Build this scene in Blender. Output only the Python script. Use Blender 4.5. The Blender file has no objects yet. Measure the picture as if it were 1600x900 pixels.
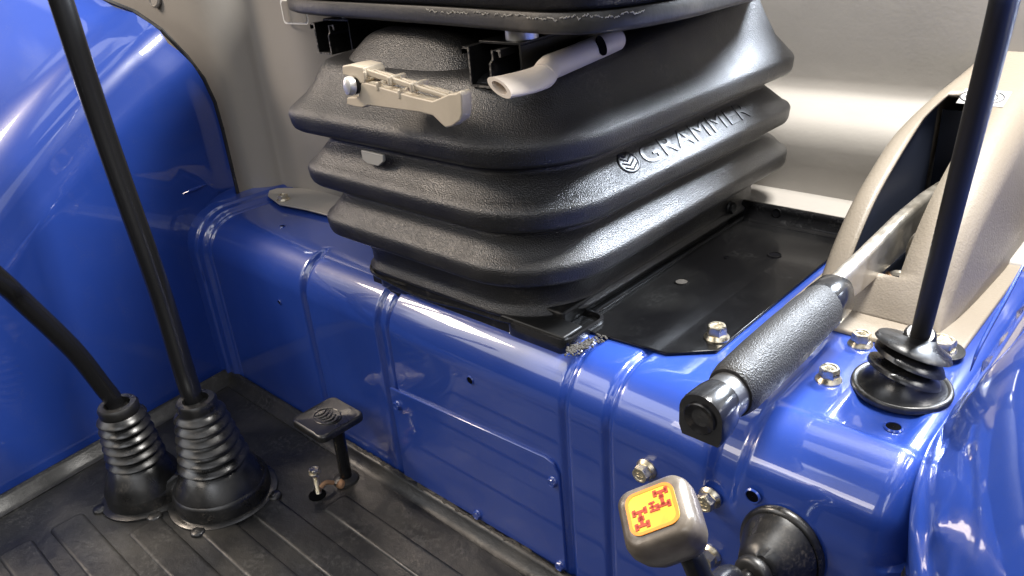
import bpy, math, random
import numpy as np
from mathutils import Vector, Matrix
random.seed(7)
PI = math.pi
S = bpy.context.scene
C = S.collection

# ------------------------------------------------------------------ camera
CR = None
def _rot(a, b, c):
    Ra = np.array([[math.cos(a),0,math.sin(a)],[0,1,0],[-math.sin(a),0,math.cos(a)]])
    Rb = np.array([[1,0,0],[0,math.cos(b),-math.sin(b)],[0,math.sin(b),math.cos(b)]])
    Rc = np.array([[math.cos(c),-math.sin(c),0],[math.sin(c),math.cos(c),0],[0,0,1]])
    return Rc@Rb@Ra@np.array([[1,0,0],[0,0,-1],[0,1,0]])
CR = _rot(0.77832134, 0.44863727, -0.08505537)
FPX = 1225.4
def ray(u, v): return CR.T@np.array([(u-800)/FPX, (v-450)/FPX, 1.0])
CAM = -ray(360, 578)*1.4
cd = bpy.data.cameras.new('camera'); cam = bpy.data.objects.new('camera', cd); C.objects.link(cam)
cd.sensor_width = 36; cd.lens = FPX/1600*36; cd.clip_start = 0.02; cd.clip_end = 100
M = Matrix(((CR[0][0], -CR[1][0], -CR[2][0], CAM[0]), (CR[0][1], -CR[1][1], -CR[2][1], CAM[1]),
            (CR[0][2], -CR[1][2], -CR[2][2], CAM[2]), (0,0,0,1)))
cam.matrix_world = M
S.camera = cam
def at(u, v, **k):
    d = ray(u, v); (a, val), = k.items(); i = 'xyz'.index(a)
    return Vector(CAM + d*(val-CAM[i])/d[i])
def atd(u, v, dep): return Vector(CAM + ray(u, v)*dep)

# ------------------------------------------------------------------ world: surroundings seen through the cab glass
W = bpy.data.worlds.new('World'); S.world = W; W.use_nodes = True
nt = W.node_tree; nt.nodes.clear()
def N(t, typ, **k):
    n = t.nodes.new(typ)
    for a, b in k.items(): setattr(n, a, b)
    return n
out = N(nt, 'ShaderNodeOutputWorld'); bg = N(nt, 'ShaderNodeBackground'); tc = N(nt, 'ShaderNodeTexCoord')
sep = N(nt, 'ShaderNodeSeparateXYZ'); nt.links.new(tc.outputs['Generated'], sep.inputs[0])
ramp = N(nt, 'ShaderNodeValToRGB')
mp = N(nt, 'ShaderNodeMapRange'); mp.inputs[1].default_value = -1; mp.inputs[2].default_value = 1
nt.links.new(sep.outputs[2], mp.inputs[0]); nt.links.new(mp.outputs[0], ramp.inputs[0])
e = ramp.color_ramp; e.elements[0].position = 0; e.elements[0].color = (.035,.033,.03,1)
e.elements[1].position = 1; e.elements[1].color = (3.6,3.7,4.0,1)
for p, c in ((.50,(.05,.048,.045,1)),(.58,(.16,.15,.14,1)),(.64,(.25,.24,.22,1)),(.652,(4.6,4.5,4.4,1)),(.88,(5.6,5.8,6.2,1)),(.888,(.16,.16,.17,1)),(.955,(.15,.15,.16,1)),(.962,(3.2,3.3,3.6,1))):
    q = e.elements.new(p); q.color = c
# pillars between the windows: dark bars in azimuth
at2 = N(nt, 'ShaderNodeMath', operation='ARCTAN2'); nt.links.new(sep.outputs[1], at2.inputs[0]); nt.links.new(sep.outputs[0], at2.inputs[1])
mu = N(nt, 'ShaderNodeMath', operation='MULTIPLY'); mu.inputs[1].default_value = 4.0; nt.links.new(at2.outputs[0], mu.inputs[0])
ad = N(nt, 'ShaderNodeMath', operation='ADD'); ad.inputs[1].default_value = -3.63; nt.links.new(mu.outputs[0], ad.inputs[0])
sn = N(nt, 'ShaderNodeMath', operation='COSINE'); nt.links.new(ad.outputs[0], sn.inputs[0])
pr_ = N(nt, 'ShaderNodeMapRange'); pr_.inputs[1].default_value = -.42; pr_.inputs[2].default_value = -.34
pr_.inputs[3].default_value = .07; pr_.inputs[4].default_value = 1; nt.links.new(sn.outputs[0], pr_.inputs[0])
nz = N(nt, 'ShaderNodeTexNoise'); nz.inputs['Scale'].default_value = 3.2; nz.inputs['Detail'].default_value = 4
nt.links.new(tc.outputs['Generated'], nz.inputs['Vector'])
nr = N(nt, 'ShaderNodeMapRange'); nr.inputs[1].default_value = .47; nr.inputs[2].default_value = .53; nr.inputs[3].default_value = .30; nr.inputs[4].default_value = 1.15
nt.links.new(nz.outputs[0], nr.inputs[0])
m1 = N(nt, 'ShaderNodeMath', operation='MULTIPLY'); nt.links.new(pr_.outputs[0], m1.inputs[0]); nt.links.new(nr.outputs[0], m1.inputs[1])
vm = N(nt, 'ShaderNodeVectorMath', operation='SCALE'); nt.links.new(ramp.outputs[0], vm.inputs[0]); nt.links.new(m1.outputs[0], vm.inputs['Scale'])
nt.links.new(vm.outputs[0], bg.inputs[0]); bg.inputs[1].default_value = 0.48
nt.links.new(bg.outputs[0], out.inputs[0])

def area(name, loc, target, sx, sy, power, col):
    l = bpy.data.lights.new(name, 'AREA'); l.shape = 'RECTANGLE'; l.size = sx; l.size_y = sy; l.energy = power; l.color = col
    o = bpy.data.objects.new(name, l); C.objects.link(o); o.location = loc
    o.rotation_euler = (Vector(target)-Vector(loc)).to_track_quat('-Z', 'Y').to_euler(); return o
area('roof_hatch_light', (1.15, .50, 1.75), (.85, .35, .35), .5, .35, 70, (1, .97, .92))
area('rear_window_light', (1.3, 1.7, 1.55), (.75, .25, .5), .7, .35, 205, (.80, .88, 1))
area('left_window_light', (-1.35, -1.0, 2.0), (.5, 0, .4), .7, .45, 50, (1, .83, .66))
area('windscreen_light', (.3, -1.9, 1.5), (.6, 0, .3), .8, .4, 6, (1, .9, .78))
S.view_settings.view_transform = 'Standard'; S.view_settings.look = 'None'; S.view_settings.exposure = 0; S.view_settings.gamma = 1
S.render.engine = 'CYCLES'

# ------------------------------------------------------------------ materials
def mat(name, col, rough=.5, metal=0, coat=0, bump=None, var=None, spec=.5, rvar=None):
    m = bpy.data.materials.new(name); m.use_nodes = True; t = m.node_tree; b = t.nodes['Principled BSDF']
    b.inputs['Base Color'].default_value = (*col, 1); b.inputs['Roughness'].default_value = rough
    b.inputs['Metallic'].default_value = metal; b.inputs['Coat Weight'].default_value = coat; b.inputs['Coat Roughness'].default_value = .04
    b.inputs['Specular IOR Level'].default_value = spec
    g = N(t, 'ShaderNodeNewGeometry')
    if var:                                    # (scale, second colour, lo, hi)
        n = N(t, 'ShaderNodeTexNoise'); n.inputs['Scale'].default_value = var[0]; n.inputs['Detail'].default_value = 6
        t.links.new(g.outputs['Position'], n.inputs['Vector'])
        r = N(t, 'ShaderNodeMapRange'); r.inputs[1].default_value = var[2]; r.inputs[2].default_value = var[3]; t.links.new(n.outputs[0], r.inputs[0])
        x = N(t, 'ShaderNodeMix', data_type='RGBA'); x.inputs[6].default_value = (*col, 1); x.inputs[7].default_value = (*var[1], 1)
        t.links.new(r.outputs[0], x.inputs[0]); t.links.new(x.outputs[2], b.inputs['Base Color'])
    if rvar:
        n = N(t, 'ShaderNodeTexNoise'); n.inputs['Scale'].default_value = rvar[0]; n.inputs['Detail'].default_value = 5
        t.links.new(g.outputs['Position'], n.inputs['Vector'])
        r = N(t, 'ShaderNodeMapRange'); r.inputs[1].default_value = .35; r.inputs[2].default_value = .65; r.inputs[3].default_value = rvar[1]; r.inputs[4].default_value = rvar[2]
        t.links.new(n.outputs[0], r.inputs[0]); t.links.new(r.outputs[0], b.inputs['Roughness'])
    last = None
    for (typ, sc, strength, dist) in (bump or []):
        if typ == 'noise': n = N(t, 'ShaderNodeTexNoise'); n.inputs['Detail'].default_value = 3; o = 0
        else: n = N(t, 'ShaderNodeTexVoronoi'); n.feature = 'SMOOTH_F1'; o = 0
        n.inputs['Scale'].default_value = sc; t.links.new(g.outputs['Position'], n.inputs['Vector'])
        bp = N(t, 'ShaderNodeBump'); bp.inputs['Strength'].default_value = strength; bp.inputs['Distance'].default_value = dist
        t.links.new(n.outputs[o], bp.inputs['Height'])
        if last: t.links.new(last.outputs[0], bp.inputs['Normal'])
        last = bp
    if last: t.links.new(last.outputs[0], b.inputs['Normal'])
    return m
def dust(m, col, amount, sc=35, lo=.5, hi=.75, rough=.3):
    # a thin broken film of dust with its own patchy outline
    t = m.node_tree; b = t.nodes['Principled BSDF']; g = N(t, 'ShaderNodeNewGeometry'); f = []
    for q, l, h in ((sc, lo, hi), (sc*14, .48, .62)):
        n = N(t, 'ShaderNodeTexNoise'); n.inputs['Scale'].default_value = q; n.inputs['Detail'].default_value = 8; n.inputs['Roughness'].default_value = .65
        t.links.new(g.outputs['Position'], n.inputs['Vector']); r = N(t, 'ShaderNodeMapRange'); r.inputs[1].default_value = l; r.inputs[2].default_value = h
        t.links.new(n.outputs[0], r.inputs[0]); f.append(r)
    mm_ = N(t, 'ShaderNodeMath', operation='MULTIPLY'); t.links.new(f[0].outputs[0], mm_.inputs[0]); t.links.new(f[1].outputs[0], mm_.inputs[1])
    k = N(t, 'ShaderNodeMath', operation='MULTIPLY'); k.inputs[1].default_value = amount; t.links.new(mm_.outputs[0], k.inputs[0])
    x = N(t, 'ShaderNodeMix', data_type='RGBA'); x.inputs[7].default_value = (*col, 1)
    bc = b.inputs['Base Color']
    if bc.is_linked: t.links.new(bc.links[0].from_socket, x.inputs[6])
    else: x.inputs[6].default_value = bc.default_value
    t.links.new(k.outputs[0], x.inputs[0]); t.links.new(x.outputs[2], bc)
    cr = N(t, 'ShaderNodeMapRange'); cr.inputs[3].default_value = b.inputs['Coat Roughness'].default_value; cr.inputs[4].default_value = rough; t.links.new(k.outputs[0], cr.inputs[0])
    t.links.new(cr.outputs[0], b.inputs['Coat Roughness'])
    return m
BLUE = mat('blue_paint', (.016, .050, .285), .34, 0, 1.0, [('noise', 9, .25, .004), ('noise', 700, .12, .0004)], var=(6, (.020, .058, .315), .3, .7), spec=.4)
dust(BLUE, (.15, .16, .22), .18, 30, .50, .72)
BLUE.node_tree.nodes['Principled BSDF'].inputs['Coat IOR'].default_value = 1.7
RUB = mat('grained_black_rubber', (.011, .011, .012), .40, 0, 0, [('voro', 850, .65, .0009), ('noise', 1300, .4, .0006)], var=(14, (.022, .021, .020), .45, .75), spec=.85, rvar=(25, .36, .48))
dust(RUB, (.20, .18, .155), .35, 16, .50, .78)
RUBL = mat('moulded_black_lettering', (.009, .009, .0095), .40, 0, 0, [('noise', 900, .3, .0004)], spec=.7)
RUBS = mat('smooth_black_rubber', (.009, .009, .009), .34, 0, 0, [('noise', 120, .15, .001)], var=(30, (.026, .024, .021), .55, .8), rvar=(30, .24, .44), spec=.75)
dust(RUBS, (.22, .19, .155), .40, 22, .48, .74)
MATM = mat('worn_black_mat', (.010, .010, .010), .42, 0, 0, [('noise', 60, .45, .002), ('noise', 400, .35, .0006)], var=(8, (.045, .042, .036), .50, .70), rvar=(12, .30, .56))
dust(MATM, (.21, .205, .19), .30, 11, .50, .72)
PLATE = mat('black_enamel', (.004, .004, .0045), .16, 0, .15, [('noise', 20, .1, .002)], var=(9, (.011, .011, .011), .45, .7), rvar=(12, .12, .26), spec=.15)
dust(PLATE, (.2, .2, .2), .10, 20, .5, .8)
STEELB = mat('black_steel', (.014, .014, .014), .42, .3, 0, [('noise', 150, .3, .001)], var=(60, (.06, .055, .05), .62, .75))
RODR = mat('satin_black_rod', (.020, .019, .018), .45, 0, 0, [('noise', 60, .12, .001)], spec=.22)
RODB = mat('black_rod_enamel', (.010, .010, .011), .24, 0, 0, [('noise', 60, .12, .001)])
BEIGE = mat('beige_grained_plastic', (.265, .228, .18), .45, 0, 0, [('voro', 520, .35, .0007), ('noise', 160, .25, .0010)], var=(4, (.235, .20, .158), .4, .7))
WALLM = mat('grey_beige_trim', (.335, .312, .282), .5, 0, 0, [('noise', 190, .2, .0009), ('noise', 12, .2, .004)], var=(5, (.295,.275,.25), .4, .7))
HANDLE = mat('cream_plastic', (.62, .54, .42), .42, 0, 0, [('noise', 300, .15, .0005)], var=(25, (.55, .48, .37), .5, .7))
TUBEM = mat('cream_tube_plastic', (.72, .64, .55), .4, 0, 0, [('noise', 300, .1, .0005)])
ZINC = mat('yellow_zinc', (.76, .69, .54), .3, 1, 0, [('noise', 300, .2, .0006)], var=(140, (.60, .50, .32), .5, .75), rvar=(150, .22, .45))
STEEL = mat('worn_steel', (.58, .54, .47), .36, .85, 0, [('noise', 180, .2, .0006)], var=(28, (.34, .29, .22), .5, .75), rvar=(60, .3, .45))
EDGE = mat('worn_bare_edge', (.22, .205, .18), .5, .4, bump=[('noise', 500, .6, .001)], var=(220, (.03, .03, .03), .45, .6))
STEELG = mat('dull_grey_steel', (.13, .13, .13), .38, .8, 0, [('noise', 200, .2, .0005)], rvar=(60, .25, .42))
CHROME = mat('bright_steel', (.82, .81, .78), .38, .75)
FOAM = mat('grained_grip_foam', (.020, .0195, .019), .55, 0, 0, [('voro', 800, .75, .0010), ('noise', 1200, .4, .0006)], spec=.5, rvar=(40, .46, .62))
GLOSSB = mat('glossy_black_plastic', (.014, .014, .015), .22, 0, .3, [('noise', 80, .12, .001)], var=(60, (.03, .03, .03), .55, .7))
VINYL = mat('seat_vinyl', (.017, .017, .018), .5, 0, 0, [('voro', 500, .4, .0008)])
PAN = mat('seat_pan_plastic', (.040, .039, .037), .45, 0, 0, [('noise', 200, .3, .001)], var=(18, (.09, .082, .07), .5, .72))
DARK = mat('dark_void', (.003, .003, .004), .9, spec=.05)
NAVY = mat('dark_navy_liner', (.018, .024, .045), .5)
KNOB = mat('worn_bronze_plastic', (.13, .108, .085), .34, .25, .3, [('noise', 150, .2, .0006)], var=(50, (.20, .17, .135), .45, .7))
YELLOW = mat('yellow_decal', (.80, .50, .035), .4, 0, .3, var=(45, (.74, .31, .025), .5, .7))
ORANGE = mat('orange_print', (.80, .22, .02), .42)
REDM = mat('red_brown_print', (.34, .035, .012), .45)
WHITE = mat('white_plastic', (.78, .77, .74), .4)
INK = mat('grey_print', (.06, .06, .07), .5)
SCUFF = mat('pale_scuff', (.42, .40, .36), .8)
GRIT = mat('dry_grey_grit', (.065, .060, .052), .9, bump=[('noise', 300, .9, .003)], var=(120, (.05, .045, .04), .45, .6))
RUST = mat('rusty_cord', (.42, .24, .13), .6, .2, bump=[('noise', 400, .5, .001)])
GREYM = mat('pale_grey_clip', (.42, .41, .38), .45)

# ------------------------------------------------------------------ builders
class MB:
    def __init__(s): s.v = []; s.f = []
    def add(s, v, f):
        o = len(s.v); s.v += [Vector(p) for p in v]; s.f += [tuple(i+o for i in q) for q in f]; return s
    def box(s, c, d, m=None):
        x, y, z = d[0]/2, d[1]/2, d[2]/2
        p = [Vector((i*x, j*y, k*z)) for i in (-1,1) for j in (-1,1) for k in (-1,1)]
        if m: p = [m@q for q in p]
        p = [q+Vector(c) for q in p]
        return s.add(p, [(0,1,3,2),(4,6,7,5),(0,4,5,1),(2,3,7,6),(0,2,6,4),(1,5,7,3)])
    def loft(s, loops, cap=(True, True), close=True):
        n = len(loops[0]); v = [p for l in loops for p in l]; f = []
        for i in range(len(loops)-1):
            for j in range(n if close else n-1):
                k = (j+1) % n; f.append((i*n+j, i*n+k, (i+1)*n+k, (i+1)*n+j))
        if cap[0]: f.append(tuple(range(n))[::-1])
        if cap[1]: f.append(tuple(range((len(loops)-1)*n, len(loops)*n)))
        return s.add(v, f)
    def lathe(s, prof, o, ax=(0,0,1), n=32, sx=1, sy=1, cap=(True, True)):
        q = Vector(ax).to_track_quat('Z', 'Y'); o = Vector(o)
        return s.loft([[o+q@Vector((r*sx*math.cos(2*PI*j/n), r*sy*math.sin(2*PI*j/n), h)) for j in range(n)] for r, h in prof], cap)
    def tube(s, path, r, n=16, sub=6, sx=1, cap=(True, True)):
        P = smooth(path, sub) if sub else [Vector(p) for p in path]
        R = r if isinstance(r, (list, tuple)) else [r]*2
        T = [(P[min(i+1, len(P)-1)]-P[max(i-1, 0)]).normalized() for i in range(len(P))]
        up = Vector((0,0,1)) if abs(T[0].z) < .9 else Vector((0,1,0))
        nrm = (up - T[0]*up.dot(T[0])).normalized(); L = []
        for i, p in enumerate(P):
            nrm = (nrm - T[i]*nrm.dot(T[i])).normalized(); b = T[i].cross(nrm)
            u = i/(len(P)-1)*(len(R)-1); k = min(int(u), len(R)-2); rr = R[k]*(1-(u-k))+R[k+1]*(u-k)
            L.append([p+(nrm*math.cos(2*PI*j/n)+b*sx*math.sin(2*PI*j/n))*rr for j in range(n)])
        return s.loft(L, cap)
    def grid(s, G):
        a = len(G); b = len(G[0])
        return s.add([p for r in G for p in r], [(i*b+j, i*b+j+1, (i+1)*b+j+1, (i+1)*b+j) for i in range(a-1) for j in range(b-1)])
    def prism(s, pts, vec):
        vec = Vector(vec); return s.loft([[Vector(p) for p in pts], [Vector(p)+vec for p in pts]])
def smooth(path, sub=6):
    P = [Vector(p) for p in path]; Q = [P[0]*2-P[1]]+P+[P[-1]*2-P[-2]]; o = []
    for i in range(1, len(Q)-2):
        for k in range(sub):
            t = k/sub; a, b, c, d = Q[i-1:i+3]
            o.append(.5*((2*b)+(c-a)*t+(2*a-5*b+4*c-d)*t*t+(3*b-a-3*c+d)*t**3))
    o.append(P[-1]); return o
def rrect(x0, x1, y0, y1, r, z, n=8, fz=None):
    o = []
    for cx, cy, a in ((x1-r, y1-r, 0), (x0+r, y1-r, 90), (x0+r, y0+r, 180), (x1-r, y0+r, 270)):
        for k in range(n+1):
            t = math.radians(a+90*k/n); x = cx+r*math.cos(t); y = cy+r*math.sin(t)
            o.append(Vector((x, y, z+(fz(x, y) if fz else 0))))
    # extra points along the straight sides
    q = []
    for i, p in enumerate(o):
        q.append(p); nx = o[(i+1) % len(o)]
        if i % (n+1) == n:
            for k in range(1, 6):
                w = p.lerp(nx, k/6); q.append(w)
    return q
def mk(name, mb, m, parent=None, bevel=0, ang=35, seg=2, label=None, solid=0, subsurf=0, recalc=True):
    me = bpy.data.meshes.new(name); o = bpy.data.objects.new(name, me); C.objects.link(o)
    off = Vector((0,0,0))
    if parent is not None:
        o.parent = parent; off = wloc(parent)
    me.from_pydata([p-off for p in mb.v], [], mb.f); me.update()
    if recalc:
        import bmesh
        b = bmesh.new(); b.from_mesh(me); bmesh.ops.recalc_face_normals(b, faces=b.faces); b.to_mesh(me); b.free()
    me.shade_smooth(); me.set_sharp_from_angle(angle=math.radians(ang))
    me.materials.append(m)
    if solid: d = o.modifiers.new('s', 'SOLIDIFY'); d.thickness = solid; d.offset = -1
    if bevel: d = o.modifiers.new('b', 'BEVEL'); d.width = bevel; d.segments = seg; d.limit_method = 'ANGLE'; d.angle_limit = math.radians(40); d.harden_normals = False
    if subsurf: d = o.modifiers.new('ss', 'SUBSURF'); d.levels = subsurf; d.render_levels = subsurf
    if label: o['label'] = label
    return o
def wloc(o):
    v = Vector((0,0,0))
    while o is not None: v += Vector(o.location); o = o.parent
    return v
def thing(name, label, cat, loc=(0,0,0), group=None):
    o = bpy.data.objects.new(name, None); C.objects.link(o); o.location = loc; o.empty_display_size = .05
    o['label'] = label; o['category'] = cat
    if group: o['group'] = group
    return o
def tag(o, label, cat, group=None, kind=None):
    o['label'] = label; o['category'] = cat
    if group: o['group'] = group
    if kind: o['kind'] = kind
    return o
def sstep(a, b, x):
    t = max(0, min(1, (x-a)/(b-a))); return t*t*(3-2*t)

H = .287; MZ = -.012

# ------------------------------------------------------------------ floor, rear trim (setting)
fl = mk('floor', MB().box((.4, -.2, -.045), (3, 1.8, .04)), STEELB); fl['kind'] = 'structure'

# rear trim: plan curve extruded up, with a rounded shelf behind the seat
plan = [(-1.3,-.35),(-.75,.02),(-.42,.10),(-.20,.112),(-.10,.116),(-.045,.124),(-.015,.140),(.002,.160),(.010,.176),(.030,.182),(.075,.187),(.135,.20),(.20,.25),(.27,.37),(.36,.49),(.5,.55),(.7,.56),(.95,.56),(1.5,.56)]
pp = smooth([(x, y, 0) for x, y in plan], 6)
def shelf(x): return sstep(.3, .55, x)
prof = [(-.095, .25),(-.095,.289),(-.092,.2925),(-.012,.2935),(-.003,.298),(0,.315),(0,.34),(0,.365),(.003,.380),(.010,.393),(.022,.403),(.040,.409),(.060,.413),(.074,.419),(.081,.430),(.083,.445),(.084,.47),(.087,.52),(.092,.6),(.097,.66),(.100,.69),(.106,.70),(.15,.705)]
G = []
for i, p in enumerate(pp):
    t = (pp[min(i+1, len(pp)-1)]-pp[max(i-1, 0)]).normalized(); n = Vector((-t.y, t.x, 0)); w = shelf(p.x)
    G.append([p+n*(d*w + (0 if w else 0))+Vector((0,0,z)) for d, z in prof])
rt = thing('rear_trim_panel', 'grey beige moulded trim wall with a rounded bright shelf behind the seat', 'trim panel', (.6,.56,.25))
mk('panel', MB().grid(G), WALLM, rt, ang=50, solid=.004)
# round plug upper left and small outlined sticker
p = at(240, -4, x=-.40)
mk('plug', MB().lathe([(.016,0),(.016,.003),(.013,.005),(.012,.003),(0.0005,.003)], tuple(at(243,-3,y=.108)), (.12,-1,.15), 28), WALLM, rt)
stp = at(462, 18, y=.186)
mbs = MB()
lo = [];
for rr in (0,1):
    w, hh = (.030,.018) if rr == 0 else (.0275,.0155)
    lo.append([stp+Vector((1,.08,0)).normalized()*a+Vector((0,-.003,b)) for a, b in [(q.x, q.y) for q in rrect(-w, w, -hh, hh, .006, 0)]])
mk('sticker', MB().loft([lo[0], lo[1], [q+Vector((.001,-.001,0)) for q in lo[1]]], (False, False)), WHITE, rt)

# ------------------------------------------------------------------ seat platform
sp = thing('seat_platform', 'glossy blue sheet metal platform under the seat with pressed grooves', 'platform', (.55, 0, 0))
def prof_s(s, R):                    # s in metres along the section, returns (y,z),(normal)
    a = H-R
    if s < a: return (0, s), (-1, 0)
    L = R*PI/2
    if s < a+L:
        t = (s-a)/R; return (R-R*math.cos(t), a+R*math.sin(t)), (-math.cos(t), math.sin(t))
    return (R+(s-a-L), H), (0, 1)
def groove(x, c, w): return math.exp(-((x-c)/w)**2*2.2)
xs = set(np.round(np.arange(-.02, 1.1101, .0045), 5))
for c in (.308,.4835,.779,.834,.962,.05,.03):
    xs |= set(np.round(np.arange(c-.02, c+.0201, .0012), 5))
xs = sorted(xs); ss = sorted(set(list(np.round(np.arange(-.03, H-.075, .010), 4))+list(np.round(np.arange(H-.075, H+.10, .003), 4))+list(np.round(np.arange(H+.10, .86, .02), 4))))
def seg(x, a, b, e): return sstep(a, a+e, x)*(1-sstep(b-e, b, x))
def Rx(x): return .058+.018*sstep(.9, 1.0, x)
G = []
for x in xs:
    row = []; R = Rx(x); a = H-R; top = a+R*PI/2
    for s in ss:
        (y, z), (ny, nz_) = prof_s(s, R); d = 0
        q = s-top                                            # distance past the end of the rounding
        endA = 1-sstep(-.022, .004, q)
        d -= .0065*groove(x, .308, .0078)*endA
        d -= .0055*seg(x, .468, .499, .007)*endA
        d -= .0050*groove(x, .4905, .006)*endA
        b = seg(x, .779, .834, .006); d -= 0.0042*groove(x, .779, .0062); d -= 0.0045*groove(x, .834, .0062)*(1-.8*sstep(.01, .03, q))
        d -= .006*sstep(.940, .950, x)*(1-sstep(.966, .976, x))*sstep(-.13, -.10, q)*(1-sstep(.10, .12, q))
        d += .004*sstep(.972, .980, x)*sstep(-.10, -.07, q)*(1-sstep(-.018, -.006, q))
        d -= .005*sstep(1.02, 1.032, x)*sstep(-.012, -.004, q)*(1-sstep(.10, .13, q))*(1-sstep(1.075, 1.085, x))
        d += .007*(1-sstep(.030, .040, x)) + .004*(1-sstep(.012, .018, x))
        d -= .003*groove(x, .046, .004)
        # slightly dished front panel between grooves
        d -= .0016*seg(x, .32, .465, .02)*(1-sstep(-.2, -.1, q)) 
        # flare into the right fender
        if x > 1.085: d -= .05*((x-1.085)/.025)**2*.5 if s > a else .012*((x-1.085)/.025)**2
        row.append(Vector((x, y+ny*d, z+nz_*d)))
    G.append(row)
mk('shell', MB().grid(G), BLUE, sp, ang=60)
# cover panel with four screws
cp = [at(*p, y=-.0) for p in ((612,603),(855,718),(884,748),(893,900),(880,960),(640,820))]
pl = [(.484,.150),(.752,.163),(.763,.160),(.770,.148),(.773,.01),(.484,.006)]
cov = mk('cover_plate', MB().prism([(x, .0007, z) for x, z in pl], (0,-.0042,0)), BLUE, sp, bevel=.0012)
def bolt(mbd, o, ax, r, h, fr=1.45, ph=0.3, dome=True):
    q = Vector(ax).to_track_quat('Z','Y'); o = Vector(o)
    mbd.lathe([(r*fr,0),(r*fr,.10*h),(r*fr*.93,.18*h),(r*1.08,.36*h)], o, ax, 30)
    def hx(rad, z): return [o+q@Vector((rad*math.cos(PI/3*(j//4)+ph+PI/12*0)*(1-(j%4)/4)+rad*math.cos(PI/3*(j//4+1)+ph)*(j%4)/4, rad*math.sin(PI/3*(j//4)+ph)*(1-(j%4)/4)+rad*math.sin(PI/3*(j//4+1)+ph)*(j%4)/4, z)) for j in range(24)]
    def ci(rad, z): return [o+q@Vector((rad*math.cos(2*PI*j/24+ph), rad*math.sin(2*PI*j/24+ph), z)) for j in range(24)]
    mbd.loft([hx(r*1.1,.2*h), hx(r*1.1,.88*h), [a.lerp(b, .75) for a, b in zip(hx(r*1.08,h), ci(r*.92,h))], ci(r*.72, h), ci(r*.66, h*.93), ci(r*.1, h*.93)], (False, True))
def marks(parent, o, ax, r, h):
    q = Vector(ax).to_track_quat('Z','Y'); mm = MB()
    R3 = q.to_matrix()
    for dx, dy, a, l in ((-.35,.12,.2,.3),(-.1,.2,1.4,.3),(.12,.1,.9,.3),(.3,.16,-.3,.3),(-.2,-.22,0,.35),(.15,-.25,1.2,.3),(.32,-.15,.3,.2)):
        mm.box(Vector(o)+q@Vector((dx*r, dy*r, h*.94)), (l*r, .08*r, .05*h), R3@Matrix.Rotation(a, 3, 'Z'))
    return mk('head_marking', mm, ZINC, parent)
for i, (x, z) in enumerate(((.497,.128),(.762,.135),(.630,.016),(.765,.014))):
    b = MB(); bolt(b, (x, -.0034, z), (0,-1,0), .0052, .005, 1.3, .3+i)
    mk('screw', b, BLUE, cov, ang=30)
for x, y, ph in ((.997,.125,.2),(.996,.203,.5)):
    b = MB(); bolt(b, (x, y, H), (0,0,1), .0084, .0135, 1.42, ph); bo = mk('flange_bolt', b, ZINC, sp, ang=30); marks(bo, (x,y,H), (0,0,1), .0084, .0135)
for x, z, ph in ((.881,.208,.1),(.949,.209,.4),(.952,.142,.6)):
    b = MB(); bolt(b, (x, 0.0, z), (0,-1,0), .0082, .013, 1.36, ph); bo = mk('flange_bolt', b, ZINC, sp, ang=30); marks(bo, (x,-.000,z), (0,-1,0), .0082, .013)
def hole(parent, o, ax, r, edge=BLUE, fill=DARK, lab=None):
    o = Vector(o); a = Vector(ax)
    h = mk('hole', MB().lathe([(r, -.001),(r,.0007),(.0003,.0007)], o, ax, 20, cap=(False, False)), fill, parent, label=lab)
    mk('rim', MB().lathe([(r*.9,.0003),(r*.95,.0014),(r*1.06,.0015),(r*1.22,.0001)], o, ax, 24, cap=(False, False)), edge, h)
for p, r in (((735,594), .0048), ((437,472), .0034), ((1176,775), .0062), ):
    q = at(*p, y=0); hole(sp, q, (0,-1,0), r)
q = at(1396, 667, z=H-.004); hole(sp, (q.x, q.y, H-.0045), (0,0,1), .0066)
q = at(441, 354, z=H); hole(sp, (q.x, q.y, H), (0,0,1), .0042)

# gritty bead of dirt along the foot of the platform
P = [(x, -.004+random.uniform(-.002,.002), .004+random.uniform(-.001,.0015)) for x in np.arange(.36, .95, .006)]
gm = MB(); gm.tube(P, [.003]+[random.uniform(.0022,.0038) for _ in range(90)]+[.003], 8, 1)
tag(mk('dirt_line', gm, GRIT), 'crumbly grey dirt lying along the foot of the blue platform', 'dirt', kind='stuff')
gm = MB(); up_, lo_ = [], []
for k in range(26):
    tt = k/25; w = (.3+math.sin(tt*PI)*.9)*random.uniform(3, 8)
    cx0, cy0 = 884+66*tt, 553-27*tt+random.gauss(0, 1.2)
    up_.append(at(cx0-.4*w, cy0-w*.8, z=H+.0045)); lo_.append(at(cx0+.4*w, cy0+w, z=H+.0045))
for k in range(260):
    tt = min(1, abs(random.gauss(.35,.3))); c = at(888+56*tt+random.gauss(0,3.5), 549-24*tt+random.gauss(0,3.5), z=H+.0025); r = random.uniform(.0006,.0019)
    gm.lathe([(.0004,-r*.5),(r*.8,-r*.2),(r,0),(r*.6,r*.45),(.0004,r*.6)], c, (random.uniform(-1,1),random.uniform(-1,1),1), 6)
tag(mk('dirt_clump', gm, GRIT), 'small grey clump of dirt at the corner of the black seat plate', 'dirt', kind='stuff')

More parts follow.
